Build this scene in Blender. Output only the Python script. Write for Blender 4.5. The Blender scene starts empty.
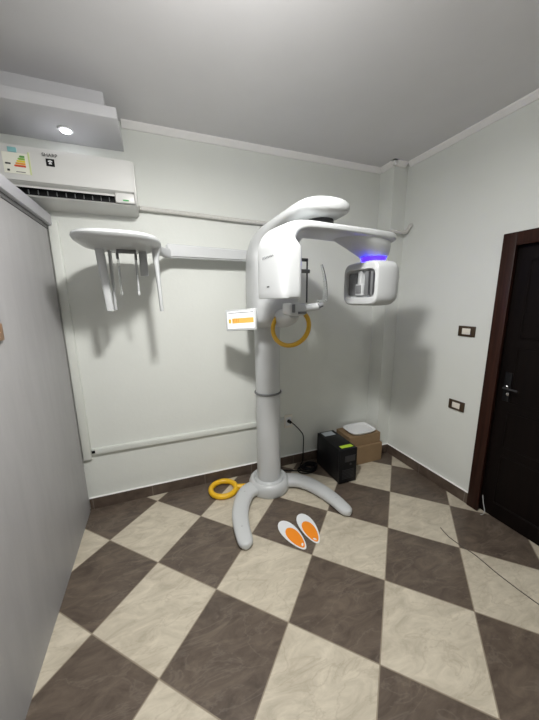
import bpy, bmesh, math, random
from mathutils import Vector, Matrix
random.seed(4)
S = bpy.context.scene
COL = S.collection
PI = math.pi

# ------------------------------------------------------------------ camera
def cam_basis(yaw, pitch, roll):
    f = Vector((-math.sin(yaw)*math.cos(pitch), math.cos(yaw)*math.cos(pitch), -math.sin(pitch)))
    r = Vector((math.cos(yaw), math.sin(yaw), 0)); u = r.cross(f)
    r2 = math.cos(roll)*r + math.sin(roll)*u; u2 = -math.sin(roll)*r + math.cos(roll)*u
    return Matrix((r2, u2, -f)).transposed()
cd = bpy.data.cameras.new('camera'); cam = bpy.data.objects.new('camera', cd); COL.objects.link(cam)
cam.matrix_world = Matrix.Translation((0, 0, 1.6517)) @ cam_basis(-0.364381, 0.199942, -0.011927).to_4x4()
cd.sensor_fit = 'HORIZONTAL'; cd.sensor_width = 36; cd.lens = 289.958*36/539; cd.clip_start = .02
S.camera = cam
# ------------------------------------------------------------------ world, lights, exposure
w = bpy.data.worlds.new('world'); S.world = w; w.use_nodes = True
w.node_tree.nodes['Background'].inputs[0].default_value = (.9, .95, 1, 1)
w.node_tree.nodes['Background'].inputs[1].default_value = .15
def area(name, loc, size, power, color, rot=(0, 0, 0)):
    l = bpy.data.lights.new(name, 'AREA'); l.shape = 'DISK'; l.size = size; l.energy = power; l.color = color
    o = bpy.data.objects.new(name, l); o.location = loc; o.rotation_euler = rot; COL.objects.link(o); return o
LAMP = (.25, .86, 2.74)
area('ceiling_lamp_light', (LAMP[0], LAMP[1], LAMP[2]-.052), .20, 42, (1, .985, .955))
pl = bpy.data.lights.new('ceiling_lamp_glow', 'POINT'); pl.energy = 25; pl.shadow_soft_size = .085; pl.color = (1, .985, .96)
po = bpy.data.objects.new('ceiling_lamp_glow', pl); po.location = (LAMP[0], LAMP[1], LAMP[2]-.13); COL.objects.link(po)
area('downlight_light', (-.425, 2.30, 2.676), .06, 1.6, (.86, .88, 1))
area('rear_fill_light', (.9, -1.1, 2.80), .5, 5, (.93, .96, 1))  # fill light added behind the camera, no fixture there
S.view_settings.view_transform = 'Standard'; S.view_settings.look = 'None'
S.view_settings.gamma = 1; S.view_settings.use_curve_mapping = False
S.view_settings.exposure = 0.04

# ------------------------------------------------------------------ materials
def mat(name, col, rough=.5, metal=0, emit=None, estr=0, noise=0, nscale=20, bump=0, bscale=80, coat=0, alpha=1, trans=0):
    m = bpy.data.materials.new(name); m.use_nodes = True
    nt = m.node_tree; b = nt.nodes['Principled BSDF']
    b.inputs['Base Color'].default_value = (*col, 1); b.inputs['Roughness'].default_value = rough
    b.inputs['Metallic'].default_value = metal
    if coat: b.inputs['Coat Weight'].default_value = coat
    if trans: b.inputs['Transmission Weight'].default_value = trans
    if emit: b.inputs['Emission Color'].default_value = (*emit, 1); b.inputs['Emission Strength'].default_value = estr
    tc = nt.nodes.new('ShaderNodeTexCoord')
    if noise:
        n = nt.nodes.new('ShaderNodeTexNoise'); n.inputs['Scale'].default_value = nscale; n.inputs['Detail'].default_value = 5
        nt.links.new(tc.outputs['Object'], n.inputs['Vector'])
        r = nt.nodes.new('ShaderNodeMapRange'); r.inputs[1].default_value = .25; r.inputs[2].default_value = .75
        r.inputs[3].default_value = 1-noise; r.inputs[4].default_value = 1+noise
        nt.links.new(n.outputs['Fac'], r.inputs[0])
        mx = nt.nodes.new('ShaderNodeVectorMath'); mx.operation = 'SCALE'
        mx.inputs[0].default_value = col; nt.links.new(r.outputs[0], mx.inputs['Scale'])
        nt.links.new(mx.outputs[0], b.inputs['Base Color'])
    if bump:
        n = nt.nodes.new('ShaderNodeTexNoise'); n.inputs['Scale'].default_value = bscale; n.inputs['Detail'].default_value = 4
        nt.links.new(tc.outputs['Object'], n.inputs['Vector'])
        bp = nt.nodes.new('ShaderNodeBump'); bp.inputs['Strength'].default_value = bump; bp.inputs['Distance'].default_value = .01
        nt.links.new(n.outputs['Fac'], bp.inputs['Height']); nt.links.new(bp.outputs[0], b.inputs['Normal'])
    return m
WALL = mat('wall_paint', (.70, .72, .683), .55, noise=.02, nscale=3, bump=.08, bscale=40)
CEIL = mat('ceiling_paint', (.70, .695, .705), .7, noise=.02, nscale=4)
CORN = mat('cornice_paint', (.84, .83, .82), .6)
GYPS = mat('gypsum_paint', (.62, .62, .64), .6)
PLAST = mat('white_plastic', (.53, .545, .55), .36, coat=.25)
PLASTG = mat('grey_plastic', (.46, .47, .48), .4)
GREY = mat('mid_grey_plastic', (.16, .165, .17), .45)
DARK = mat('dark_plastic', (.03, .03, .033), .4)
BLACK = mat('black_plastic', (.008, .008, .009), .38)
YEL = mat('yellow_plastic', (.80, .47, .015), .35)
YELD = mat('amber_plastic', (.62, .36, .02), .35)
ACW = mat('ac_plastic', (.66, .66, .64), .35)
TRUNK = mat('trunking_plastic', (.66, .68, .64), .4)
PIPEM = mat('pipe_wrap', (.60, .59, .56), .6, noise=.08, nscale=60)
BLUE = mat('blue_light', (.02, .02, .6), .4, emit=(.012, .003, 1), estr=13)
LEDW = mat('lamp_diffuser', (.9, .9, .9), .4, emit=(1, .98, .94), estr=9)
DLW = mat('downlight_diffuser', (.9, .9, .9), .4, emit=(.95, .94, 1), estr=22)
CARD = mat('cardboard', (.25, .165, .088), .8, noise=.08, nscale=9)
BLACK.node_tree.nodes['Principled BSDF'].inputs['Specular IOR Level'].default_value = .2
FOAM = mat('foam_white', (.75, .76, .77), .6)
STW = mat('sticker_white', (.74, .76, .78), .5)
ORG = mat('sticker_orange', (.86, .26, .012), .5)
BROWN = mat('switch_brown', (.05, .03, .015), .4)
INS = mat('switch_insert', (.78, .74, .66), .4)
STEEL = mat('brushed_steel', (.6, .6, .6), .25, metal=1)
CLEARP = mat('clear_acrylic', (.85, .87, .87), .1, trans=.9)
def wood(name, c1, c2, rough=.35, spec=.5):
    m = bpy.data.materials.new(name); m.use_nodes = True; nt = m.node_tree; b = nt.nodes['Principled BSDF']
    tc = nt.nodes.new('ShaderNodeTexCoord'); mp = nt.nodes.new('ShaderNodeMapping'); mp.inputs['Scale'].default_value = (40, 40, 1.5)
    n = nt.nodes.new('ShaderNodeTexNoise'); n.inputs['Scale'].default_value = 1.5; n.inputs['Detail'].default_value = 6
    cr = nt.nodes.new('ShaderNodeValToRGB'); cr.color_ramp.elements[0].position = .3; cr.color_ramp.elements[1].position = .7
    cr.color_ramp.elements[0].color = (*c1, 1); cr.color_ramp.elements[1].color = (*c2, 1)
    nt.links.new(tc.outputs['Object'], mp.inputs[0]); nt.links.new(mp.outputs[0], n.inputs['Vector'])
    nt.links.new(n.outputs['Fac'], cr.inputs[0]); nt.links.new(cr.outputs[0], b.inputs['Base Color'])
    b.inputs['Roughness'].default_value = rough; b.inputs['Specular IOR Level'].default_value = spec; return m
DOORF = wood('door_frame_wood', (.016, .005, .003), (.036, .012, .007), .45, .22)
DOORL = wood('door_leaf_wood', (.003, .002, .0018), (.006, .0035, .003), .5, .12)
TANW = wood('tan_wood', (.18, .10, .05), (.27, .155, .08))
# partition laminate: pale grey, faint vertical smears
def laminate():
    m = bpy.data.materials.new('grey_laminate'); m.use_nodes = True; nt = m.node_tree; b = nt.nodes['Principled BSDF']
    tc = nt.nodes.new('ShaderNodeTexCoord'); mp = nt.nodes.new('ShaderNodeMapping'); mp.inputs['Scale'].default_value = (6, 6, 1.2)
    n = nt.nodes.new('ShaderNodeTexNoise'); n.inputs['Scale'].default_value = 2.2; n.inputs['Detail'].default_value = 7; n.inputs['Roughness'].default_value = .6
    cr = nt.nodes.new('ShaderNodeValToRGB'); cr.color_ramp.elements[0].position = .3; cr.color_ramp.elements[1].position = .75
    cr.color_ramp.elements[0].color = (.33, .325, .33, 1); cr.color_ramp.elements[1].color = (.37, .365, .37, 1)
    nt.links.new(tc.outputs['Object'], mp.inputs[0]); nt.links.new(mp.outputs[0], n.inputs['Vector'])
    nt.links.new(n.outputs['Fac'], cr.inputs[0]); nt.links.new(cr.outputs[0], b.inputs['Base Color'])
    b.inputs['Roughness'].default_value = .5; return m
LAM = laminate()
RAIL = mat('rail_plastic', (.50, .50, .53), .4)

def tile_material():
    m = bpy.data.materials.new('checker_floor_tile'); m.use_nodes = True; nt = m.node_tree; b = nt.nodes['Principled BSDF']
    L = nt.links.new
    def M(op, a, c=None):
        n = nt.nodes.new('ShaderNodeMath'); n.operation = op
        for i, v in enumerate((a, c)):
            if v is None: continue
            if isinstance(v, (int, float)): n.inputs[i].default_value = v
            else: L(v, n.inputs[i])
        return n.outputs[0]
    tc = nt.nodes.new('ShaderNodeTexCoord'); sp = nt.nodes.new('ShaderNodeSeparateXYZ'); L(tc.outputs['Object'], sp.inputs[0])
    s = .45/math.sqrt(2)
    x = M('ADD', sp.outputs[0], .4436); y = M('SUBTRACT', sp.outputs[1], 2.0617)
    u = M('DIVIDE', M('SUBTRACT', x, y), 2*s); v = M('DIVIDE', M('ADD', x, y), 2*s)
    fu = M('FLOOR', u); fv = M('FLOOR', v)
    par = M('FLOORED_MODULO', M('ADD', fu, fv), 2)
    def edge(a):
        f = M('FRACT', a); return M('MINIMUM', f, M('SUBTRACT', 1, f))
    e = M('MINIMUM', edge(u), edge(v)); grout = M('LESS_THAN', e, .0062)
    # per-tile random offset for the marbling
    cmb = nt.nodes.new('ShaderNodeCombineXYZ'); L(fu, cmb.inputs[0]); L(fv, cmb.inputs[1])
    wn = nt.nodes.new('ShaderNodeTexWhiteNoise'); L(cmb.outputs[0], wn.inputs['Vector'])
    off = nt.nodes.new('ShaderNodeVectorMath'); off.operation = 'SCALE'; L(wn.outputs['Color'], off.inputs[0]); off.inputs['Scale'].default_value = 9
    add = nt.nodes.new('ShaderNodeVectorMath'); add.operation = 'ADD'; L(tc.outputs['Object'], add.inputs[0]); L(off.outputs[0], add.inputs[1])
    mp = nt.nodes.new('ShaderNodeMapping'); mp.inputs['Scale'].default_value = (1, 2.2, 1); mp.inputs['Rotation'].default_value = (0, 0, .6); L(add.outputs[0], mp.inputs[0])
    n1 = nt.nodes.new('ShaderNodeTexNoise'); n1.inputs['Scale'].default_value = 6; n1.inputs['Detail'].default_value = 12; n1.inputs['Roughness'].default_value = .68; n1.inputs['Distortion'].default_value = .9; L(mp.outputs[0], n1.inputs['Vector'])
    n2 = nt.nodes.new('ShaderNodeTexNoise'); n2.inputs['Scale'].default_value = 3.2; n2.inputs['Detail'].default_value = 7; n2.inputs['Roughness'].default_value = .55; n2.inputs['Distortion'].default_value = .8; L(mp.outputs[0], n2.inputs['Vector'])
    vein = M('LESS_THAN', M('ABSOLUTE', M('SUBTRACT', n2.outputs['Fac'], .5)), .0045)
    vsoft = nt.nodes.new('ShaderNodeMapRange'); L(M('ABSOLUTE', M('SUBTRACT', n2.outputs['Fac'], .5)), vsoft.inputs[0])
    vsoft.inputs[1].default_value = 0; vsoft.inputs[2].default_value = .018; vsoft.inputs[3].default_value = 1; vsoft.inputs[4].default_value = 0
    def ramp(c1, c2):
        cr = nt.nodes.new('ShaderNodeValToRGB'); cr.color_ramp.elements[0].position = .34; cr.color_ramp.elements[1].position = .66
        cr.color_ramp.elements[0].color = (*c1, 1); cr.color_ramp.elements[1].color = (*c2, 1); L(n1.outputs['Fac'], cr.inputs[0]); return cr.outputs[0]
    def mix(f, a, c):
        mx = nt.nodes.new('ShaderNodeMix'); mx.data_type = 'RGBA'
        if isinstance(f, float): mx.inputs[0].default_value = f
        else: L(f, mx.inputs[0])
        for i, q in ((6, a), (7, c)):
            if isinstance(q, tuple): mx.inputs[i].default_value = (*q, 1)
            else: L(q, mx.inputs[i])
        return mx.outputs[2]
    light = mix(M('MULTIPLY', vsoft.outputs[0], .42), ramp((.42, .375, .295), (.60, .545, .44)), (.36, .31, .235))
    dark = mix(M('MULTIPLY', vsoft.outputs[0], .35), ramp((.070, .053, .042), (.145, .112, .086)), (.20, .165, .135))
    c = mix(par, light, dark)
    c = mix(grout, c, (.27, .225, .17)); L(c, b.inputs['Base Color'])
    b.inputs['Roughness'].default_value = .33
    b.inputs['Specular IOR Level'].default_value = .4
    return m
FLOOR = tile_material()
def skirting_material(axis, off):
    m = bpy.data.materials.new('skirting_tile'); m.use_nodes = True; nt = m.node_tree; b = nt.nodes['Principled BSDF']; L = nt.links.new
    g = nt.nodes.new('ShaderNodeNewGeometry'); sp = nt.nodes.new('ShaderNodeSeparateXYZ'); L(g.outputs['Position'], sp.inputs[0])
    a = nt.nodes.new('ShaderNodeMath'); a.operation = 'ADD'; L(sp.outputs[axis], a.inputs[0]); a.inputs[1].default_value = off+45
    d = nt.nodes.new('ShaderNodeMath'); d.operation = 'DIVIDE'; L(a.outputs[0], d.inputs[0]); d.inputs[1].default_value = .45
    f = nt.nodes.new('ShaderNodeMath'); f.operation = 'FRACT'; L(d.outputs[0], f.inputs[0])
    l = nt.nodes.new('ShaderNodeMath'); l.operation = 'LESS_THAN'; L(f.outputs[0], l.inputs[0]); l.inputs[1].default_value = .012
    n = nt.nodes.new('ShaderNodeTexNoise'); n.inputs['Scale'].default_value = 14; n.inputs['Detail'].default_value = 6; L(g.outputs['Position'], n.inputs['Vector'])
    cr = nt.nodes.new('ShaderNodeValToRGB'); cr.color_ramp.elements[0].position = .3; cr.color_ramp.elements[1].position = .7
    cr.color_ramp.elements[0].color = (.072, .052, .040, 1); cr.color_ramp.elements[1].color = (.125, .093, .072, 1); L(n.outputs['Fac'], cr.inputs[0])
    mx = nt.nodes.new('ShaderNodeMix'); mx.data_type = 'RGBA'; L(l.outputs[0], mx.inputs[0]); L(cr.outputs[0], mx.inputs[6]); mx.inputs[7].default_value = (.2, .17, .14, 1)
    L(mx.outputs[2], b.inputs['Base Color']); b.inputs['Roughness'].default_value = .35; return m

# ------------------------------------------------------------------ mesh helpers (all in world metres)
def wloc(o):
    v = Vector((0, 0, 0))
    while o: v += Vector(o.location); o = o.parent
    return v
def obj(name, bm, m, parent=None, smooth=35, label=None, cat=None, group=None, kind=None):
    bmesh.ops.recalc_face_normals(bm, faces=bm.faces)
    me = bpy.data.meshes.new(name); 
    xs = [v.co for v in bm.verts]
    c = Vector(((min(v.x for v in xs)+max(v.x for v in xs))/2, (min(v.y for v in xs)+max(v.y for v in xs))/2, min(v.z for v in xs)))
    if kind == 'structure' and name == 'floor': c = Vector((0, 0, 0))
    for v in bm.verts: v.co -= c
    bm.to_mesh(me); bm.free()
    for p in me.polygons: p.use_smooth = True
    me.set_sharp_from_angle(angle=math.radians(smooth))
    if m: me.materials.append(m)
    o = bpy.data.objects.new(name, me); COL.objects.link(o)
    if parent is not None: o.parent = parent; o.location = c - wloc(parent)
    else: o.location = c
    tag(o, label, cat, group, kind); return o
def tag(o, label=None, cat=None, group=None, kind=None):
    if label: o['label'] = label
    if cat: o['category'] = cat
    if group: o['group'] = group
    if kind: o['kind'] = kind
def thing(name, loc, label, cat, group=None):
    o = bpy.data.objects.new(name, None); COL.objects.link(o); o.location = loc; o.empty_display_size = .1
    tag(o, label, cat, group); return o
def NB(): return bmesh.new()
def merge(bm, b2, mtx=None):
    if mtx is not None: b2.transform(mtx)
    me = bpy.data.meshes.new('tmp'); b2.to_mesh(me); b2.free(); bm.from_mesh(me); bpy.data.meshes.remove(me)
def box(bm, x0, x1, y0, y1, z0, z1, bev=0, seg=2, mtx=None):
    b = NB(); bmesh.ops.create_cube(b, size=1)
    for v in b.verts:
        v.co = Vector(((x0+x1)/2+v.co.x*(x1-x0), (y0+y1)/2+v.co.y*(y1-y0), (z0+z1)/2+v.co.z*(z1-z0)))
    if bev: bmesh.ops.bevel(b, geom=b.edges[:], offset=bev, segments=seg, profile=.5, affect='EDGES')
    merge(bm, b, mtx); return bm
def B(*a, **k): return box(NB(), *a, **k)
def loft(bm, rings, closed=True, cap=(True, True), mtx=None):
    b = NB(); R = [[b.verts.new(p) for p in r] for r in rings]; n = len(R[0])
    for a, c in zip(R, R[1:]):
        for i in range(n if closed else n-1):
            j = (i+1) % n; b.faces.new((a[i], a[j], c[j], c[i]))
    if cap[0]: b.faces.new(R[0][::-1])
    if cap[1]: b.faces.new(R[-1])
    merge(bm, b, mtx); return bm
def sell(a, c, n, N=32):   # superellipse points (2D)
    out = []
    for i in range(N):
        t = 2*PI*(i+.5)/N; ct, st = math.cos(t), math.sin(t)
        out.append((a*math.copysign(abs(ct)**(2/n), ct), c*math.copysign(abs(st)**(2/n), st)))
    return out
def smoothpath(pts, sub=8):
    P = [Vector(p) for p in pts]; out = []
    for i in range(len(P)-1):
        p0 = P[max(i-1, 0)]; p1 = P[i]; p2 = P[i+1]; p3 = P[min(i+2, len(P)-1)]
        for k in range(sub):
            t = k/sub
            out.append(.5*((2*p1)+(-p0+p2)*t+(2*p0-5*p1+4*p2-p3)*t*t+(-p0+3*p1-3*p2+p3)*t**3))
    out.append(P[-1]); return out
def tube(bm, pts, r, N=12, sub=8, closed=False, mtx=None):
    P = smoothpath(pts, sub) if sub else [Vector(p) for p in pts]
    rs = r if callable(r) else (lambda t: r)
    rings = []; up = None
    for i, p in enumerate(P):
        t = (P[min(i+1, len(P)-1)]-P[max(i-1, 0)])
        if closed: t = P[(i+1) % len(P)]-P[i-1]
        t.normalize()
        if up is None: up = t.orthogonal().normalized()
        up = (up-t*up.dot(t)).normalized(); s = t.cross(up)
        rr = rs(i/(len(P)-1))
        rings.append([p+up*rr*math.cos(2*PI*k/N)+s*rr*math.sin(2*PI*k/N) for k in range(N)])
    if closed: rings.append(rings[0]); b = loft(bm, rings, cap=(False, False), mtx=mtx); bmesh.ops.remove_doubles(bm, verts=bm.verts[:], dist=1e-5); return b
    return loft(bm, rings, mtx=mtx)
def ring(bm, c, R, r, normal, N=48, n=12, sx=1):
    q = Vector(normal).to_track_quat('Z', 'Y')
    b = NB(); rows = []
    for i in range(N):
        a = 2*PI*i/N
        rows.append([b.verts.new(Vector(c)+q@Vector(((R*sx+r*math.cos(2*PI*k/n))*math.cos(a), (R+r*math.cos(2*PI*k/n))*math.sin(a), r*math.sin(2*PI*k/n)))) for k in range(n)])
    for i in range(N):
        for k in range(n):
            b.faces.new((rows[i][k], rows[(i+1) % N][k], rows[(i+1) % N][(k+1) % n], rows[i][(k+1) % n]))
    merge(bm, b); return bm
def lathe(bm, c, prof, N=48, mtx=None):   # prof: (r,z)
    rings = [[Vector((c[0]+r*math.cos(2*PI*k/N), c[1]+r*math.sin(2*PI*k/N), c[2]+z)) for k in range(N)] for r, z in prof]
    return loft(bm, rings, mtx=mtx)
def prism(bm, poly, axis, a0, a1, mtx=None):   # poly (p,q) in the two other axes
    def P(p, q, a): return {'x': (a, p, q), 'y': (p, a, q), 'z': (p, q, a)}[axis]
    return loft(bm, [[Vector(P(p, q, a)) for p, q in poly] for a in (a0, a1)], mtx=mtx)
def text(name, body, size, mtx, m, parent, ext=.0006, shear=0):
    c = bpy.data.curves.new(name, 'FONT'); c.body = body; c.size = size; c.extrude = ext; c.align_x = 'CENTER'; c.align_y = 'CENTER'; c.shear = shear
    t = bpy.data.objects.new('tmp_text', c); COL.objects.link(t); bpy.context.view_layer.update()
    me = bpy.data.meshes.new_from_object(t.evaluated_get(bpy.context.evaluated_depsgraph_get()))
    bm = NB(); bm.from_mesh(me); bpy.data.objects.remove(t); bpy.data.meshes.remove(me); bm.transform(mtx)
    return obj(name, bm, m, parent)
FACE = Matrix.Rotation(PI/2, 4, 'X')      # text in XZ plane looking toward -y

# ------------------------------------------------------------------ room shell
YB, XR, XL, ZC = 2.481, 2.260, -.6335, 2.872
XW, YF = -2.3, -2.0
obj('floor', B(XW-.1, XR+.1, YF-.1, YB+.1, -.1, 0), FLOOR, kind='structure')
obj('ceiling', B(XW-.1, XR+.1, YF-.1, YB+.1, ZC, ZC+.1), CEIL, kind='structure')
obj('wall_back', B(XW-.1, XR+.1, YB, YB+.1, 0, ZC), WALL, kind='structure')
obj('wall_left', B(XW-.1, XW, YF, YB, 0, ZC), WALL, kind='structure')
obj('wall_front', B(XW-.1, XR+.1, YF-.1, YF, 0, ZC), WALL, kind='structure')
DY0, DY1, DZ = .455, 1.385, 2.078       # outer door casing
rw = B(XR, XR+.1, DY1-.05, YB, 0, ZC)
box(rw, XR, XR+.1, YF, DY0+.05, 0, ZC); box(rw, XR, XR+.1, DY0+.05, DY1-.05, DZ-.05, ZC)
obj('wall_right', rw, WALL, kind='structure')
CX, CY = 2.105, 2.300                   # corner pier
obj('wall_pier', B(CX, XR, CY, YB, 0, ZC), WALL, kind='structure')
# cornice
def corn(name, poly, axis, a0, a1): obj(name, prism(NB(), poly, axis, a0, a1), CORN, kind='structure')
c, h = .035, .042
corn('trim_1', [(YB, ZC), (YB-c, ZC), (YB-c, ZC-.012), (YB-.01, ZC-h), (YB, ZC-h)], 'x', -.122, CX)
corn('trim_2', [(CX, ZC), (CX-c, ZC), (CX-c, ZC-.012), (CX-.01, ZC-h), (CX, ZC-h)], 'y', CY-c, YB-c)
corn('trim_3', [(CY, ZC), (CY-c, ZC), (CY-c, ZC-.012), (CY-.01, ZC-h), (CY, ZC-h)], 'x', CX-c, XR-c)
corn('trim_4', [(XR, ZC), (XR-c, ZC), (XR-c, ZC-.012), (XR-.01, ZC-h), (XR, ZC-h)], 'y', YF, CY-c)
# skirting
def skirt(name, x0, x1, y0, y1, axis, off):
    o = obj(name, B(x0, x1, y0, y1, 0, .098, bev=.002, seg=1), skirting_material(axis, off), kind='structure')
    g = obj('top_edge', B(x0-(.001 if axis == 1 else 0), x1, y0-(.001 if axis == 0 else 0), y1, .098, .102), CORN, o)
skirt('baseboard_back', XL, CX, YB-.014, YB, 0, .163)
skirt('baseboard_pier_side', CX-.014, CX, CY-.014, YB-.014, 1, .1)
skirt('baseboard_pier', CX, XR, CY-.014, CY, 0, .3)
skirt('baseboard_right', XR-.014, XR, DY1, CY-.014, 1, -.06)
# partition on the left
pt = obj('wall_partition', B(XL-.05, XL, -.75, 2.45, 0, 2.1395), LAM, kind='structure')
rl = B(XL-.085, XL+.030, -.75, 2.462, 2.166, 2.232, bev=.006)
tr = obj('top_rail', rl, RAIL, pt)
obj('rail_shade_strip', B(XL-.06, XL+.006, -.75, 2.452, 2.140, 2.1655, bev=.002), mat('rail_shade_grey', (.13, .13, .135), .6), pt, label='dark grey strip painted as the shade under the top rail')  # strip coloured dark to stand for the shadow line below the rail
obj('end_cap', B(XL-.080, XL+.026, 2.462, 2.468, 2.170, 2.228, bev=.002), DARK, tr)
lt = obj('latch_block', B(XL-.01, XL+.014, 1.50, 1.572, 1.50, 1.575, bev=.006), TANW, pt, label='tan wooden latch block')
obj('latch_cap', B(XL-.01, XL+.012, 1.515, 1.568, 1.577, 1.625, bev=.006), DARK, lt)
# gypsum bulkhead (two tiers) with its downlight
obj('trim_5', B(XW, -.122, 2.083, YB, 2.684, 2.742, bev=.003), GYPS, kind='structure')
obj('trim_6', B(XW, -.192, 2.205, YB, 2.742, ZC), GYPS, kind='structure')
dl = thing('downlight', (-.425, 2.30, 2.67), 'small round glowing downlight set in the ceiling bulkhead above the air conditioner', 'light')
obj('light_rim', lathe(NB(), (-.425, 2.30, 2.676), [(.028, .008), (.028, 0), (.042, 0), (.042, .006)]), FOAM, dl)
obj('diffuser', lathe(NB(), (-.425, 2.30, 2.6745), [(.0275, .007), (.0265, .0), (.020, -.006), (.008, -.009)]), DLW, dl)
cl = thing('ceiling_lamp', (LAMP[0], LAMP[1], LAMP[2]), 'round flush white ceiling lamp lighting the room from above the viewer', 'lamp')
obj('lamp_base', lathe(NB(), LAMP, [(.13, ZC-LAMP[2]), (.13, .0), (.118, .0)]), FOAM, cl)
obj('diffuser', lathe(NB(), LAMP, [(.117, .002), (.117, -.03), (.10, -.044), (.04, -.05)]), LEDW, cl)

# ------------------------------------------------------------------ door
dr = obj('door_1', B(XR+.028, XR+.068, DY0+.075, DY1-.075, .004, DZ-.075), DOORL, kind='structure')
cs = NB(); X0, X1 = XR-.022, XR+.03
box(cs, X0, XR-.0005, DY1-.085, DY1, 0, DZ, bev=.004); box(cs, X0, XR-.0005, DY0, DY0+.085, 0, DZ, bev=.004); box(cs, X0, XR-.0005, DY0+.0855, DY1-.0855, DZ-.085, DZ, bev=.004)
obj('door_casing', cs, DOORF, dr)
jb = NB()
box(jb, XR, XR+.1, DY1-.075, DY1-.051, 0, DZ-.052); box(jb, XR, XR+.1, DY0+.051, DY0+.075, 0, DZ-.052); box(jb, XR, XR+.1, DY0+.075, DY1-.075, DZ-.075, DZ-.052)
obj('door_jamb', jb, DOORF, dr)
for z0, z1 in ((.12, .52), (.58, .86), (.92, 1.32), (1.38, 1.9)):
    pb = NB()
    for a, b_, c_, d in ((DY0+.16, DY1-.16, z0, z0+.012), (DY0+.16, DY1-.16, z1-.012, z1), (DY0+.16, DY0+.172, z0+.012, z1-.012), (DY1-.172, DY1-.16, z0+.012, z1-.012)):
        box(pb, XR+.0245, XR+.029, a, b_, c_, d, bev=.003, seg=1)
    obj('door_moulding', pb, DOORL, dr)
hd = obj('door_handle', B(XR+.018, XR+.028, DY1-.16, DY1-.115, .93, 1.14, bev=.004), BLACK, dr)
hb = NB(); tube(hb, [(XR+.02, DY1-.137, 1.035), (XR-.01, DY1-.137, 1.035), (XR-.028, DY1-.15, 1.035), (XR-.03, DY1-.23, 1.032)], .007)
obj('lever', hb, DARK, hd)
b = NB(); lathe(b, (0, 0, 0), [(.013, 0), (.013, .006), (.009, .009)], 20, Matrix.Translation((XR+.017, DY1-.137, 1.035)) @ Matrix.Rotation(-PI/2, 4, 'Y')); obj('spindle_collar', b, STEEL, hd, label='chrome spindle collar')
lathe(b := NB(), (0, 0, 0), [(.011, 0), (.011, .006), (.008, .008)], 20, Matrix.Translation((XR+.018, DY1-.150, .985)) @ Matrix.Rotation(-PI/2, 4, 'Y'))
obj('keyhole', b, STEEL, hd)

# ------------------------------------------------------------------ switch plates on the right wall
def plate(y, z, label, wdt=.135, hgt=.082):
    t = thing('wall_switch', (XR, y, z-hgt/2), label, 'switch', 'brown switch plates by the door')
    obj('cover_plate', B(XR-.010, XR, y-wdt/2, y+wdt/2, z-hgt/2, z+hgt/2, bev=.004), BROWN, t)
    for k in (-1, 1):
        obj('rocker', B(XR-.014, XR-.009, y+k*.0165-.016, y+k*.0165+.016, z-.0235, z+.0235, bev=.002), INS, t)
plate(1.568, 1.402, 'upper brown framed switch plate with cream rockers on the right wall')
plate(1.578, .788, 'lower brown framed switch plate with cream rockers on the right wall')

# ------------------------------------------------------------------ trunking
tv = thing('cable_trunking', (-.60, YB-.02, .44), 'vertical white cable duct on the back wall beside the grey partition', 'cable duct', 'white cable ducts')
b = B(-.633, -.573, YB-.02, YB, .44, 2.20, bev=.003)
obj('duct_base', b, TRUNK, tv)
obj('duct_cover', B(-.628, -.578, YB-.026, YB-.019, .445, 2.195, bev=.002), TRUNK, tv)
th = thing('cable_trunking', (.15, YB-.02, .47), 'horizontal white cable duct running low along the back wall to the column', 'cable duct', 'white cable ducts')
obj('duct_base', B(-.570, 1.09, YB-.018, YB, .475, .525, bev=.003), TRUNK, th)
obj('duct_cover', B(-.545, 1.088, YB-.025, YB-.017, .479, .521, bev=.002), TRUNK, th)
obj('open_end', B(-.568, -.545, YB-.022, YB-.016, .490, .512), BLACK, th)

# pipe of the air conditioner
pp = NB(); tube(pp, [(-.057, YB-.045, 2.318), (.0, YB-.030, 2.318), (.3, YB-.024, 2.312), (.7, YB-.024, 2.298), (1.2, YB-.024, 2.292), (1.7, YB-.024, 2.286), (2.0, YB-.03, 2.28), (2.06, YB-.06, 2.28), (2.085, 2.36, 2.28), (2.08, 2.28, 2.275), (2.10, 2.262, 2.272), (2.15, 2.250, 2.268), (2.205, 2.235, 2.264), (2.226, 2.225, 2.272), (2.234, 2.215, 2.295), (2.238, 2.205, 2.315), (XR-.0005, 2.20, 2.322)], .016, sub=6)
obj('insulated_pipe', pp, PIPEM, label='long white wrapped pipe from the air conditioner along the back wall', cat='pipe')

# ------------------------------------------------------------------ air conditioner
AX0, AX1 = -.945, -.062
ac = thing('air_conditioner', ((AX0+AX1)/2, YB, 2.262), 'white wall mounted split air conditioner under the bulkhead, louvre open', 'air conditioner')
def d(y): return YB-y
body = [(d(0), 2.262), (d(.11), 2.272), (d(.18), 2.280), (d(.197), 2.285), (d(.165), 2.303), (d(.165), 2.345), (d(.21), 2.358), (d(.21), 2.54), (d(.0), 2.55)]
b = NB(); prism(b, body, 'x', AX0+.012, AX1-.012); obj('body', b, ACW, ac)
cap = [(d(0), 2.273), (d(.10), 2.272), (d(.175), 2.281), (d(.203), 2.300), (d(.219), 2.33), (d(.226), 2.40), (d(.224), 2.50), (d(.21), 2.545), (d(.17), 2.560), (d(.0), 2.562)]
for x0 in (AX0, AX1-.0125):
    b = NB(); prism(b, cap, 'x', x0, x0+.0125); bmesh.ops.bevel(b, geom=b.edges[:], offset=.003, segments=2, affect='EDGES'); obj('end_cap', b, ACW, ac)
fp = [(d(.211), 2.360), (d(.222), 2.362), (d(.228), 2.40), (d(.226), 2.50), (d(.212), 2.548), (d(.17), 2.563), (d(.17), 2.555), (d(.205), 2.54), (d(.211), 2.50)]
b = NB(); prism(b, fp, 'x', AX0+.013, AX1-.013); obj('front_panel', b, ACW, ac, smooth=25)
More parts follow.
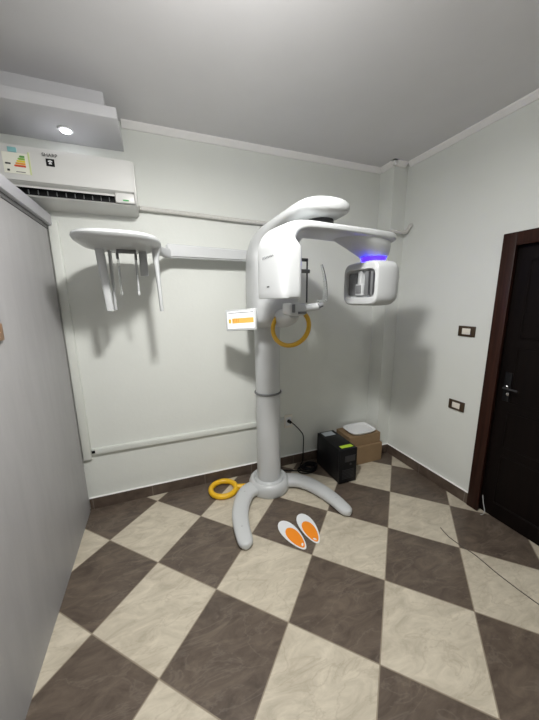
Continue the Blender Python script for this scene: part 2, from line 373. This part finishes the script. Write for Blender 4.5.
b = B(AX0+.06, AX1-.135, d(.172), d(.162), 2.302, 2.352); vt = obj('air_vent', b, BLACK, ac, label='dark open air outlet')
for i in range(14):
    x = AX0+.09+i*.048
    obj('vane', B(x, x+.004, d(.182), d(.172), 2.305, 2.328), GREY, vt)
b = NB(); prism(b, [(d(.214), 2.328), (d(.217), 2.337), (d(.18), 2.350), (d(.176), 2.344)], 'x', AX0+.05, AX1-.13); obj('louvre', b, ACW, ac)
b = B(AX1-.128, AX1-.014, d(.205), d(.16), 2.298, 2.356, bev=.004); dp = obj('display_window', b, ACW, ac)
b = NB(); box(b, AX1-.085, AX1-.05, d(.2065), d(.2045), 2.308, 2.316); obj('green_marking', b, mat('green_print', (.05, .35, .08), .5), dp)
# stickers on the panel
PY = d(.2282)
def sticker(name, x0, x1, z0, z1, m, parent, k=0, tilt=0):
    bb = B(x0, x1, PY-.0012-k*.0006, PY+.006, z0, z1); return obj(name, bb, m, parent)
lab = sticker('energy_label', -.745, -.625, 2.392, 2.500, mat('label_paper', (.82, .82, .72), .6), ac)
for i, (cc, a) in enumerate((((.10, .32, .06), .020), ((.22, .45, .05), .028), ((.75, .62, .05), .036), ((.80, .35, .04), .043), ((.62, .08, .03), .050))):
    z = 2.488-i*.0125
    b = NB(); prism(b, [(-.640-a, z-.010), (-.640, z-.010), (-.640, z), (-.640-a, z), (-.646-a, z-.005)], 'y', PY-.0030, PY-.0010); obj('rating_bar', b, mat('bar_print', cc, .6), lab)
for q in ((-.735, -.71, 2.437, 2.445), (-.73, -.718, 2.402, 2.412), (-.690, -.645, 2.400, 2.403)):
    obj('label_print', B(q[0], q[1], PY-.003, PY-.001, q[2], q[3]), DARK, lab)
sticker('label_edge', -.624, -.616, 2.392, 2.510, mat('edge_print', (.62, .68, .35), .6), ac)
sticker('teal_sticker', -.715, -.675, 2.503, 2.528, mat('teal_print', (.25, .50, .52), .6), ac)
text('wordmark', 'SHARP', .026, Matrix.Translation((-.516, PY-.0005, 2.510)) @ FACE, DARK, ac)
em = sticker('emblem', -.538, -.496, 2.452, 2.492, BLACK, ac)
b = NB()
for px, pz in ((0, 0), (-.007, .006), (.007, .006), (0, .009), (-.004, -.006), (.004, -.006)):
    lathe(b, (0, 0, 0), [(.0042, 0), (.0042, .0006)], 12, Matrix.Translation((-.517+px, PY-.001, 2.472+pz)) @ FACE)
obj('emblem_dots', b, FOAM, em)

# ------------------------------------------------------------------ panoramic x-ray machine
RX, RY = .823, 2.205
mc = thing('panoramic_xray_machine', (RX, RY, 0), 'white dental panoramic x-ray machine on a two legged base, wide side arm, blue light', 'x-ray machine')
# base
hub = NB()
lathe(hub, (RX, RY, 0), [(.174, .004), (.180, .015), (.179, .070), (.171, .094), (.156, .110), (.146, .114), (.136, .110), (.128, .100), (.124, .088), (.112, .084)], 56)
base = obj('base_hub', hub, PLAST, mc, smooth=50)
def leg(pts, side):
    P = smoothpath(pts, 6); rings = []; n = len(P)
    for i, p in enumerate(P):
        t = (P[min(i+1, n-1)]-P[max(i-1, 0)]); t.z = 0; t.normalize(); s = Vector((-t.y, t.x, 0))
        u = i/(n-1); hw = .080-.026*u; ht = .094-.034*u
        rings.append([p+s*a+Vector((0, 0, max(.003, .003+(cc+1)/2*ht*1.0))) for a, cc in [(q[0], q[1]) for q in sell(hw, 1, 2.6, 28)]])
    # rounded toe
    t = (P[-1]-P[-2]); t.z = 0; t.normalize(); s = Vector((-t.y, t.x, 0))
    for k in (.5, .8, .95, 1.0):
        e = math.sqrt(max(0, 1-k*k)) if k < 1 else .05
        hw = .0540*e; ht = .060
        rings.append([P[-1]+t*(.054*k)+s*a+Vector((0, 0, .003+(.5+cc*.5*(.55+.45*e))*ht*(.9+.1*e))) for a, cc in sell(hw, 1, 2.4, 28)])
    b = NB(); loft(b, rings); o = obj('base_leg', b, PLAST, mc, smooth=50)
    for q in (.33, .86):
        p = P[int(q*(n-1))]; ht = .094-.034*q
        bb = NB(); lathe(bb, (p.x, p.y, ht+.0005), [(.009, 0), (.009, .004), (.006, .005)], 16); obj('bolt_cap', bb, PLASTG, o)
leg([(RX-.09, RY-.02, 0), (.610, 2.150, 0), (.535, 2.06, 0), (.478, 1.93, 0), (.450, 1.79, 0), (.441, 1.665, 0)], -1)
leg([(RX+.09, RY-.02, 0), (1.055, 2.145, 0), (1.145, 2.055, 0), (1.205, 1.93, 0), (1.242, 1.80, 0), (1.262, 1.670, 0)], 1)
# column
b = NB(); lathe(b, (RX, RY, .085), [(.122, 0), (.122, .012), (.105, .03), (.104, .3), (.104, .809)], 56); obj('lower_column', b, PLAST, mc)
b = NB(); lathe(b, (RX, RY, .894), [(.107, 0), (.113, .002), (.115, .008), (.113, .014), (.107, .016)], 56); obj('collar', b, GREY, mc, label='dark grey collar ring')
b = NB(); lathe(b, (RX, RY, .910), [(.103, 0), (.103, 1.02)], 56); obj('upper_column', b, PLAST, mc)
# carriage : vertical shell that bends forward into the overhead support
secs = [  # centre x,y,z ; tangent angle from vertical (deg) ; half width ; half thickness ; n
 (.828, 2.150, 1.462, 0, .130, .130, 3), (.828, 2.135, 1.472, 0, .154, .155, 3), (.828, 2.12, 1.495, 0, .172, .178, 3.2), (.828, 2.112, 1.53, 0, .177, .19, 3.4), (.828, 2.11, 1.62, 0, .179, .195, 3.4),
 (.828, 2.11, 1.80, 0, .179, .190, 3.4), (.828, 2.11, 1.93, 2, .178, .180, 3.2), (.828, 2.095, 2.00, 16, .174, .150, 3), (.829, 2.05, 2.05, 38, .168, .118, 2.8), (.832, 1.98, 2.085, 58, .156, .090, 2.6), (.840, 1.87, 2.112, 76, .143, .068, 2.5),
 (.848, 1.74, 2.128, 86, .136, .056, 2.4), (.858, 1.62, 2.132, 90, .140, .054, 2.4), (.862, 1.52, 2.130, 90, .146, .053, 2.4), (.865, 1.45, 2.130, 90, .144, .050, 2.4), (.868, 1.40, 2.128, 90, .132, .045, 2.3), (.870, 1.37, 2.127, 90, .100, .036, 2.3), (.870, 1.355, 2.127, 90, .05, .020, 2.2)]
rings = []
for cx, cy, cz, a, hw, ht, n in secs:
    a = math.radians(a); nrm = Vector((0, -math.cos(a), -math.sin(a)))*-1   # thickness direction
    rings.append([Vector((cx, cy, cz))+Vector((1, 0, 0))*p+nrm*q for p, q in sell(hw, ht, n, 40)])
def refine(rings, k=4):
    out = []
    n = len(rings)
    for i in range(n-1):
        a, b_, c_, d_ = rings[max(i-1, 0)], rings[i], rings[i+1], rings[min(i+2, n-1)]
        for s in range(k):
            t = s/k
            out.append([.5*((2*q)+(-p+r)*t+(2*p-5*q+4*r-w_)*t*t+(-p+3*q-3*r+w_)*t**3) for p, q, r, w_ in zip(a, b_, c_, d_)])
    out.append(rings[-1]); return out
b = NB(); loft(b, refine(rings)); obj('carriage', b, PLAST, mc, smooth=60)
# rotating arm, local frame: origin at the rotation axis, x toward the detector
AXC = Vector((.915, 1.505, 0)); ROT = math.radians(8.6)
RM = Matrix.Translation(AXC) @ Matrix.Rotation(ROT, 4, 'Z')
b = NB(); lathe(b, (.878, 1.50, 2.048), [(.070, 0), (.075, .005), (.075, .03), (.070, .04)], 40); obj('rotation_bearing', b, DARK, mc)
arm = [(-.305, 1.668, 90, .108, .27, 5), (-.305, 1.676, 90, .126, .286, 5), (-.305, 1.80, 90, .128, .288, 5), (-.305, 1.90, 90, .128, .288, 5), (-.313, 1.930, 89, .110, .280, 4.5), (-.315, 1.952, 80, .096, .270, 4),
       (-.300, 1.980, 62, .086, .260, 4), (-.272, 2.002, 42, .072, .250, 4), (-.23, 2.016, 22, .060, .245, 4), (-.17, 2.024, 6, .052, .24, 4), (-.05, 2.027, 1, .048, .24, 4), (.15, 2.029, 0, .050, .24, 4), (.32, 2.028, -1, .056, .24, 4), (.44, 2.027, -2, .060, .225, 3.6), (.485, 2.025, -2, .052, .19, 3), (.502, 2.024, -2, .034, .13, 2.6)]
rings = []
for cx, cz, a, t, wd, n in arm:
    a = math.radians(a); tan = Vector((math.cos(a), 0, math.sin(a))); nr = Vector((-math.sin(a), 0, math.cos(a)))
    rings.append([Vector((cx, 0, cz))+nr*q+Vector((0, 1, 0))*p for p, q in sell(wd/2, t/2, n, 44)])
b = NB(); loft(b, refine(rings, 4), mtx=RM)
ra = obj('rotating_arm', b, PLAST, mc, smooth=50)
# seam of the tube head cover, small vent, script marking
FM = RM @ Matrix.Translation((-.335, 0, 0))
b = NB(); tube(b, [(-.3695, .055-.11*i/14, 1.868+.004*i/14+(.010 if i % 2 else -.004)*(1-.04*i)) for i in range(15)], .0014, 6, sub=4, mtx=RM); obj('script_marking', b, GREY, ra)
b = NB(); box(b, -.3700, -.3685, -.012, .012, 1.722, 1.728, mtx=RM); obj('indicator', b, DARK, ra)
# neck flaring down to the blue light
rings = []
for z, rx, ry, cx in ((2.02, .225, .112, .275), (2.00, .20, .110, .302), (1.975, .160, .106, .338), (1.95, .126, .098, .368), (1.932, .100, .090, .388), (1.915, .080, .078, .400)):
    rings.append([Vector((cx+p, q, z)) for p, q in sell(rx, ry, 2.3, 40)])
b = NB(); loft(b, refine(rings, 3), mtx=RM); obj('detector_neck', b, PLAST, ra, smooth=60)
b = NB(); lathe(b, (.400, 0, 1.889), [(.066, 0), (.070, .003), (.076, .022), (.072, .0265)], 40, RM); obj('light_ring', b, BLUE, ra, label='glowing blue light ring')
# detector head
DM = RM @ Matrix.Translation((.39, 0, 0)) @ Matrix.Rotation(math.radians(-7), 4, 'Z') @ Matrix.Translation((-.39, 0, 0))
rings = []
def yz(x, a, c_, n, dz=0, N=44): return [Vector((x, p, 1.752+dz+q)) for p, q in sell(a, c_, n, N)]
rings += [yz(.325, .136, .082, 6), yz(.300, .139, .085, 6), yz(.294, .141, .088, 6), yz(.294, .147, .103, 5.5), yz(.296, .154, .122, 5.5), yz(.303, .159, .130, 5.5), yz(.318, .162, .134, 5.5), yz(.40, .163, .136, 5.5), yz(.440, .161, .133, 5.5), yz(.468, .150, .122, 5), yz(.486, .132, .106, 4.4), yz(.491, .115, .09, 4)]
b = NB(); loft(b, rings, mtx=DM); dh = obj('detector_head', b, PLAST, ra, smooth=24)
b = B(.315, .325, .050, .126, 1.685, 1.822, bev=.003, mtx=DM); obj('sensor_window', b, GREY, dh)
b = B(.311, .325, -.128, -.030, 1.682, 1.824, bev=.003, mtx=DM); obj('sensor_window', b, GREY, dh)
b = B(.305, .3115, -.085, -.072, 1.684, 1.822, mtx=DM); box(b, .305, .3115, -.127, -.112, 1.686, 1.820, mtx=DM); obj('window_rib', b, DARK, dh)
b = B(.302, .325, -.010, .022, 1.735, 1.828, bev=.004, mtx=DM); box(b, .302, .325, -.022, .042, 1.682, 1.752, bev=.004, mtx=DM); brk = obj('centre_bracket', b, PLAST, dh)
b = B(.299, .304, -.014, .036, 1.692, 1.744, bev=.002, mtx=DM); obj('bracket_pad', b, GREY, brk)
# patient positioning: arm, chin rest, rods, guard
b = NB(); tube(b, [(.84, 2.02, 1.53), (.83, 1.86, 1.535), (.81, 1.72, 1.555), (.785, 1.63, 1.580)], lambda t: .075-.040*t, 20); 
box(b, .735, .835, 1.56, 1.70, 1.565, 1.640, bev=.015, seg=3); sup = obj('patient_support', b, PLAST, mc)
b = NB(); tube(b, [(.80, 1.60, 1.600), (.87, 1.598, 1.610), (.940, 1.595, 1.618)], .023, 16, sub=4); cr = obj('chin_rest', b, PLAST, sup)
b = NB(); tube(b, [(.925, 1.575, 1.620), (.950, 1.572, 1.628)], .015, 14, sub=2); obj('end_knob', b, GREY, cr)
b = NB(); tube(b, [(.747, 1.553, 1.585), (.747, 1.553, 1.632)], .010, 10, sub=2); box(b, .78, .83, 1.548, 1.56, 1.575, 1.590); obj('adjuster', b, GREY, cr)
b = NB(); box(b, .849, .857, 1.588, 1.598, 1.640, 1.892, bev=.002); box(b, .79, .857, 1.586, 1.598, 1.878, 1.896, bev=.003); fr = obj('temple_rest', b, DARK, sup)
b = B(.77, .870, 1.582, 1.602, 1.812, 1.834, bev=.006); obj('clamp', b, GREY, fr)
b = NB()
rings = []
for i in range(13):
    t = i/12; z = 1.655+.21*t; x = .985-.03*t*t+.006*math.sin(t*PI)
    rings.append([Vector((x+p, 1.60+q, z)) for p, q in sell(.0018, .028*(1-.5*t), 2.5, 16)])
loft(b, rings); box(b, .93, .985, 1.58, 1.62, 1.642, 1.656, bev=.003); obj('clear_guard', b, CLEARP, sup, label='clear curved guard')
# yellow handle ring
b = NB(); ring(b, (.842, 1.80, 1.478), .130, .0155, (-.77, -.74, .44), sx=1.0)
tube(b, [(.842, 1.83, 1.60), (.835, 1.84, 1.56)], .014, sub=2)
obj('handle_ring', b, YELD, mc, label='yellow grip ring below the chin rest')
# control panel
PMX = Matrix.Translation((.566, 2.045, 1.522)) @ Matrix.Rotation(math.radians(-38), 4, 'Z') @ Matrix.Scale(1.06, 4) @ Matrix.Rotation(math.radians(-4), 4, 'Y') @ Matrix.Rotation(math.radians(-6), 4, 'X')
b = B(-.112, .112, -.012, .012, -.072, .072, bev=.006, mtx=PMX); cp = obj('control_panel', b, PLAST, mc)
b = B(-.098, .100, -.0135, -.011, -.058, .060, mtx=PMX); sc = obj('screen', b, mat('screen_glow', (.8, .8, .82), .3, emit=(.75, .78, .82), estr=.28), cp)
b = B(-.062, .094, -.0145, -.013, -.022, .012, mtx=PMX); obj('screen_band', b, mat('screen_orange', (.80, .42, .09), .4, emit=(1, .45, .08), estr=.15), sc)
b = B(-.088, -.070, -.0145, -.013, -.020, .008, mtx=PMX); obj('screen_icon', b, mat('screen_amber', (.6, .42, .05), .4, emit=(.7, .45, .05), estr=.2), sc)
b = B(-.088, .096, -.0145, -.013, .046, .050, mtx=PMX); obj('screen_line', b, GREY, sc)
b = NB()
for i in range(4): box(b, -.055+i*.012, -.051+i*.012, -.0152, -.0144, -.016, .007, mtx=PMX)
obj('screen_digits', b, mat('digit_brown', (.55, .25, .04), .5), sc)
b = NB(); tube(b, [(.600, 2.06, 1.535), (.65, 2.09, 1.54), (.72, 2.11, 1.55)], .022, 14, sub=4); obj('panel_bracket', b, PLASTG, cp)
# cephalometric arm and head
b = NB(); prism(b, [(.10, 1.975), (.95, 1.968), (.95, 2.044), (.10, 2.072)], 'y', 2.335, 2.395)
bmesh.ops.bevel(b, geom=b.edges[:], offset=.010, segments=3, affect='EDGES'); box(b, .74, .92, 2.27, 2.336, 1.975, 2.036, bev=.008); ca = obj('side_arm', b, PLAST, mc)
rings = []
for z, k in ((1.972, .70), (1.976, .82), (1.983, .92), (1.993, .98), (2.005, 1.0), (2.015, .99), (2.022, .955), (2.025, .88)):
    rings.append([Vector((-.170+p+.05*q, 2.03+q, z)) for p, q in sell(.230*k, .285*k**1.1, 2.8, 56)])
b = NB(); loft(b, rings); ch = obj('side_head', b, PLAST, ca, smooth=40)
b = NB(); rings = []
for x, hy, hz, y, z in ((-.02, .14, .016, 2.16, 2.006), (.05, .10, .024, 2.25, 2.004), (.09, .055, .032, 2.33, 2.004), (.13, .031, .036, 2.365, 2.004)):
    rings.append([Vector((x, y+p, z+q)) for p, q in sell(hy, hz, 3, 24)])
loft(b, refine(rings, 3)); obj('head_joint', b, PLAST, ch)
def leafplate(x, y, hw, hd, z0, z1, lean, name, m):
    rings = []
    for i in range(9):
        t = i/8; z = z0+(z1-z0)*t; k = .8+.2*t
        rings.append([Vector((x+lean*t+p, y+q, z)) for p, q in sell(hw*k, hd*k, 3.5, 20)])
    bb = NB(); loft(bb, rings); return obj(name, bb, m, ch)
leafplate(-.272, 2.10, .026, .030, 1.603, 1.985, -.022, 'side_paddle', PLAST)
leafplate(-.246, 2.15, .010, .025, 1.608, 1.985, .0, 'paddle_rail', PLASTG)
b = NB(); rings = []
for z, hx, hd, dx in ((1.600, .009, .028, 0), (1.61, .012, .032, 0), (1.75, .013, .034, -.004), (1.86, .016, .036, -.008), (1.93, .020, .038, -.010), (1.970, .026, .040, -.004), (1.985, .03, .045, .0)):
    rings.append([Vector((.032+dx+p, 2.05+q, z)) for p, q in sell(hx, hd, 3, 20)])
loft(b, refine(rings, 2)); obj('side_paddle', b, PLAST, ch)
b = B(-.200, -.092, 2.065, 2.095, 1.952, 1.980, bev=.004); er = obj('ear_rod_mount', b, GREY, ch)
for x in (-.198, -.094):
    obj('rod_clip', B(x-.007, x+.007, 2.068, 2.092, 1.915, 1.953, bev=.003), GREY, er)
for x in (-.196, -.096):
    b = NB(); tube(b, [(x, 2.08, 1.98), (x, 2.08, 1.90), (x, 2.08, 1.72)], .0065, 10, sub=2); box(b, x-.008, x+.008, 2.07, 2.09, 1.70, 1.722, bev=.003); obj('ear_rod', b, CLEARP if x < -.15 else PLASTG, er)
b = B(-.078, -.030, 2.12, 2.13, 1.82, 1.98, bev=.003); obj('film_plate', b, PLASTG, ch)

# ------------------------------------------------------------------ loose things on the floor
# spare yellow ring handle
yr = NB(); b = yr; ring(b, (.425, 2.300, .024), .110, .0235, (0, 0, 1), sx=1.0)
hr = obj('ring_handle', b, YEL, label='yellow ring handle lying on the floor left of the machine base', cat='ring handle')
b = NB(); tube(b, [(.545, 2.283, .022), (.58, 2.272, .022), (.618, 2.262, .022)], .025, 12, sub=3); obj('handle_stub', b, YEL, hr)
b = NB(); tube(b, [(.318, 2.335, .042), (.318, 2.335, .046)], .010, 12, sub=1); obj('fixing_screw', b, YELD, hr)

# footprints
def foot(cx, cy, ang, flip, label):
    t = thing('footprint_mat', (cx, cy, 0), label, 'footprint mat', 'orange and white footprint mats')
    def outline(w_, l, sh=0):
        pts = []
        for i in range(40):
            a = 2*PI*i/40; y = math.cos(a)*l/2; k = .5+.5*math.cos(a)
            ww = w_*(.60+.42*k**.85); x = math.sin(a)*ww/2
            pts.append((x*(1)+flip*.012*(k-.3), y+sh))
        return pts
    M_ = Matrix.Translation((cx, cy, 0)) @ Matrix.Rotation(ang, 4, 'Z')
    b = NB(); prism(b, outline(.148, .30), 'z', .0005, .0035, mtx=M_); obj('white_border', b, STW, t)
    b = NB(); prism(b, [(x, y) for x, y in outline(.108, .20, -.036)], 'z', .0035, .0045, mtx=M_); obj('orange_pad', b, ORG, t)
    b = NB(); prism(b, [(x, y) for x, y in outline(.020, .022, -.112)], 'z', .0045, .0052, mtx=M_); obj('heel_spot', b, STW, t)
foot(.777, 1.627, math.radians(14), 1, 'left footprint mat, white rim and orange sole, in front of the machine')
foot(.922, 1.640, math.radians(-5), -1, 'right footprint mat, white rim and orange sole, in front of the machine')

# UPS
up = thing('ups_unit', (1.535, 2.17, 0), 'black tower battery backup unit with green sticker, standing on the floor', 'ups unit')
UX0, UX1, UY0, UY1, UZ = 1.420, 1.606, 1.99, 2.385, .338
b = B(UX0, UX1, UY0+.022, UY1, .010, UZ, bev=.004); obj('case', b, BLACK, up)
b = B(UX0-.001, UX1+.001, UY0-.004, UY0+.021, .006, UZ+.002, bev=.007, seg=3); fb = obj('front_bezel', b, BLACK, up)
b = B(UX0+.055, UX1-.02, UY0-.006, UY0-.003, .215, .275, bev=.002); obj('display', b, DARK, fb)
b = NB(); tube(b, [(1.536, UY0-.003, .19), (1.536, UY0-.008, .19)], .011, 16, sub=1); obj('power_button', b, DARK, fb)
b = NB()
for i in range(7): box(b, UX0+.03, UX1-.03, UY0-.0055, UY0-.0035, .05+i*.014, .056+i*.014)
obj('grille', b, DARK, fb)
b = B(UX0+.04, UX1-.02, UY0+.03, UY0+.075, UZ, UZ+.0012); obj('green_sticker', b, mat('lime_print', (.42, .62, .03), .5), up)
b = B(UX0+.03, UX1-.035, UY1-.10, UY1-.02, UZ, UZ+.0012); obj('label_sticker', b, mat('pale_print', (.42, .46, .50), .5), up)
for x in (UX0+.02, UX1-.02):
    for y in (UY0+.04, UY1-.04):
        b = NB(); lathe(b, (x, y, 0), [(.009, 0), (.009, .011)], 12); obj('foot', b, DARK, up)

# cartons with tray
def carton(name, x0, x1, y0, y1, z0, z1, label, seed):
    t = thing(name, ((x0+x1)/2, (y0+y1)/2, z0), label, 'carton', 'brown cartons in the corner')
    obj('carton_body', B(x0, x1, y0, y1, z0, z1-.004, bev=.002, seg=1), CARD, t)
    b = B(x0, x1, y0, (y0+y1)/2-.001, z1-.004, z1, bev=.0008, seg=1); obj('flap', b, CARD, t)
    b = B(x0, x1, (y0+y1)/2+.001, y1, z1-.004, z1, bev=.0008, seg=1); obj('flap', b, CARD, t)
carton('carton', 1.715, 2.088, 2.195, 2.462, 0, .195, 'lower brown cardboard carton on the floor in the corner behind the black unit', 1)
carton('carton', 1.700, 2.078, 2.220, 2.462, .196, .300, 'upper brown carton stacked in the corner under the white tray', 2)
b = NB(); rings = []
for z, k in ((.3155, .80), (.320, .84), (.338, .97), (.343, 1.0), (.346, 1.0), (.348, .985), (.3475, .955), (.343, .93), (.335, .90)):
    rings.append([Vector((1.892+p*k, 2.334+q*k, z-.015)) for p, q in sell(.155, .118, 4, 44)])
loft(b, rings); obj('tray', b, FOAM, label='white rounded tray lying on top of the upper carton', cat='tray')

# outlet, plug and black cable
so = thing('wall_outlet', (1.137, YB, .40), 'white power outlet low on the back wall right of the column', 'outlet')
b = B(1.093, 1.181, YB-.012, YB, .407, .545, bev=.004); obj('cover_plate', b, INS, so)
b = B(1.105, 1.169, YB-.0155, YB-.011, .432, .520, bev=.002); obj('socket_insert', b, FOAM, so)
pc = NB()
tube(pc, [(1.152, YB-.052, .478), (1.185, YB-.065, .445), (1.25, YB-.055, .37), (1.285, YB-.05, .30), (1.288, YB-.045, .14), (1.28, YB-.05, .03), (1.235, YB-.09, .009), (1.30, 2.30, .009), (1.35, 2.36, .009)], .0055, 8, sub=8)
N = 4
for k in range(N):
    pts = [(1.27+.012*k+(.098-.010*k)*math.cos(a), 2.315+(.066-.004*k)*math.sin(a), .0075+.0125*k+.002*math.sin(3*a+k)) for a in [2*PI*i/20 for i in range(21)]]
    tube(pc, pts, .0065, 8, sub=3)
tube(pc, [(1.19, 2.30, .018), (1.12, 2.345, .010), (1.05, 2.385, .008), (.99, 2.40, .008), (.95, 2.41, .008)], .0065, 8, sub=6)
kc = obj('power_cable', pc, BLACK, label='black power cable plugged in the outlet and coiled on the floor', cat='cable')
b = NB(); tube(b, [(1.137, YB-.016, .480), (1.139, YB-.045, .480), (1.150, YB-.055, .476)], lambda t: .019-.008*t, 14, sub=4); obj('plug', b, BLACK, kc)

# thin cord along the floor at the right
cp_ = [(1.82, 1.28, .003), (1.80, 1.20, .003), (1.806, 1.113, .003), (1.821, 1.022, .003), (1.814, .873, .003), (1.827, .683, .003), (1.86, .50, .003), (1.95, .35, .003)]
b = NB(); tube(b, cp_, .0028, 8, sub=8)
obj('floor_cord', b, mat('cord_brown', (.10, .085, .07), .5), label='thin dark cord crossing the floor tiles in front of the door', cat='cord')
b = NB(); tube(b, [(XR-.018, 1.275, .16), (XR-.020, 1.262, .10), (XR-.03, 1.24, .05), (XR-.03, 1.25, .012), (XR-.035, 1.262, .004)], .003, 8, sub=8)
obj('cord', b, mat('cord_grey', (.45, .46, .46), .5), label='short pale cord hanging at the foot of the dark door', cat='cord')
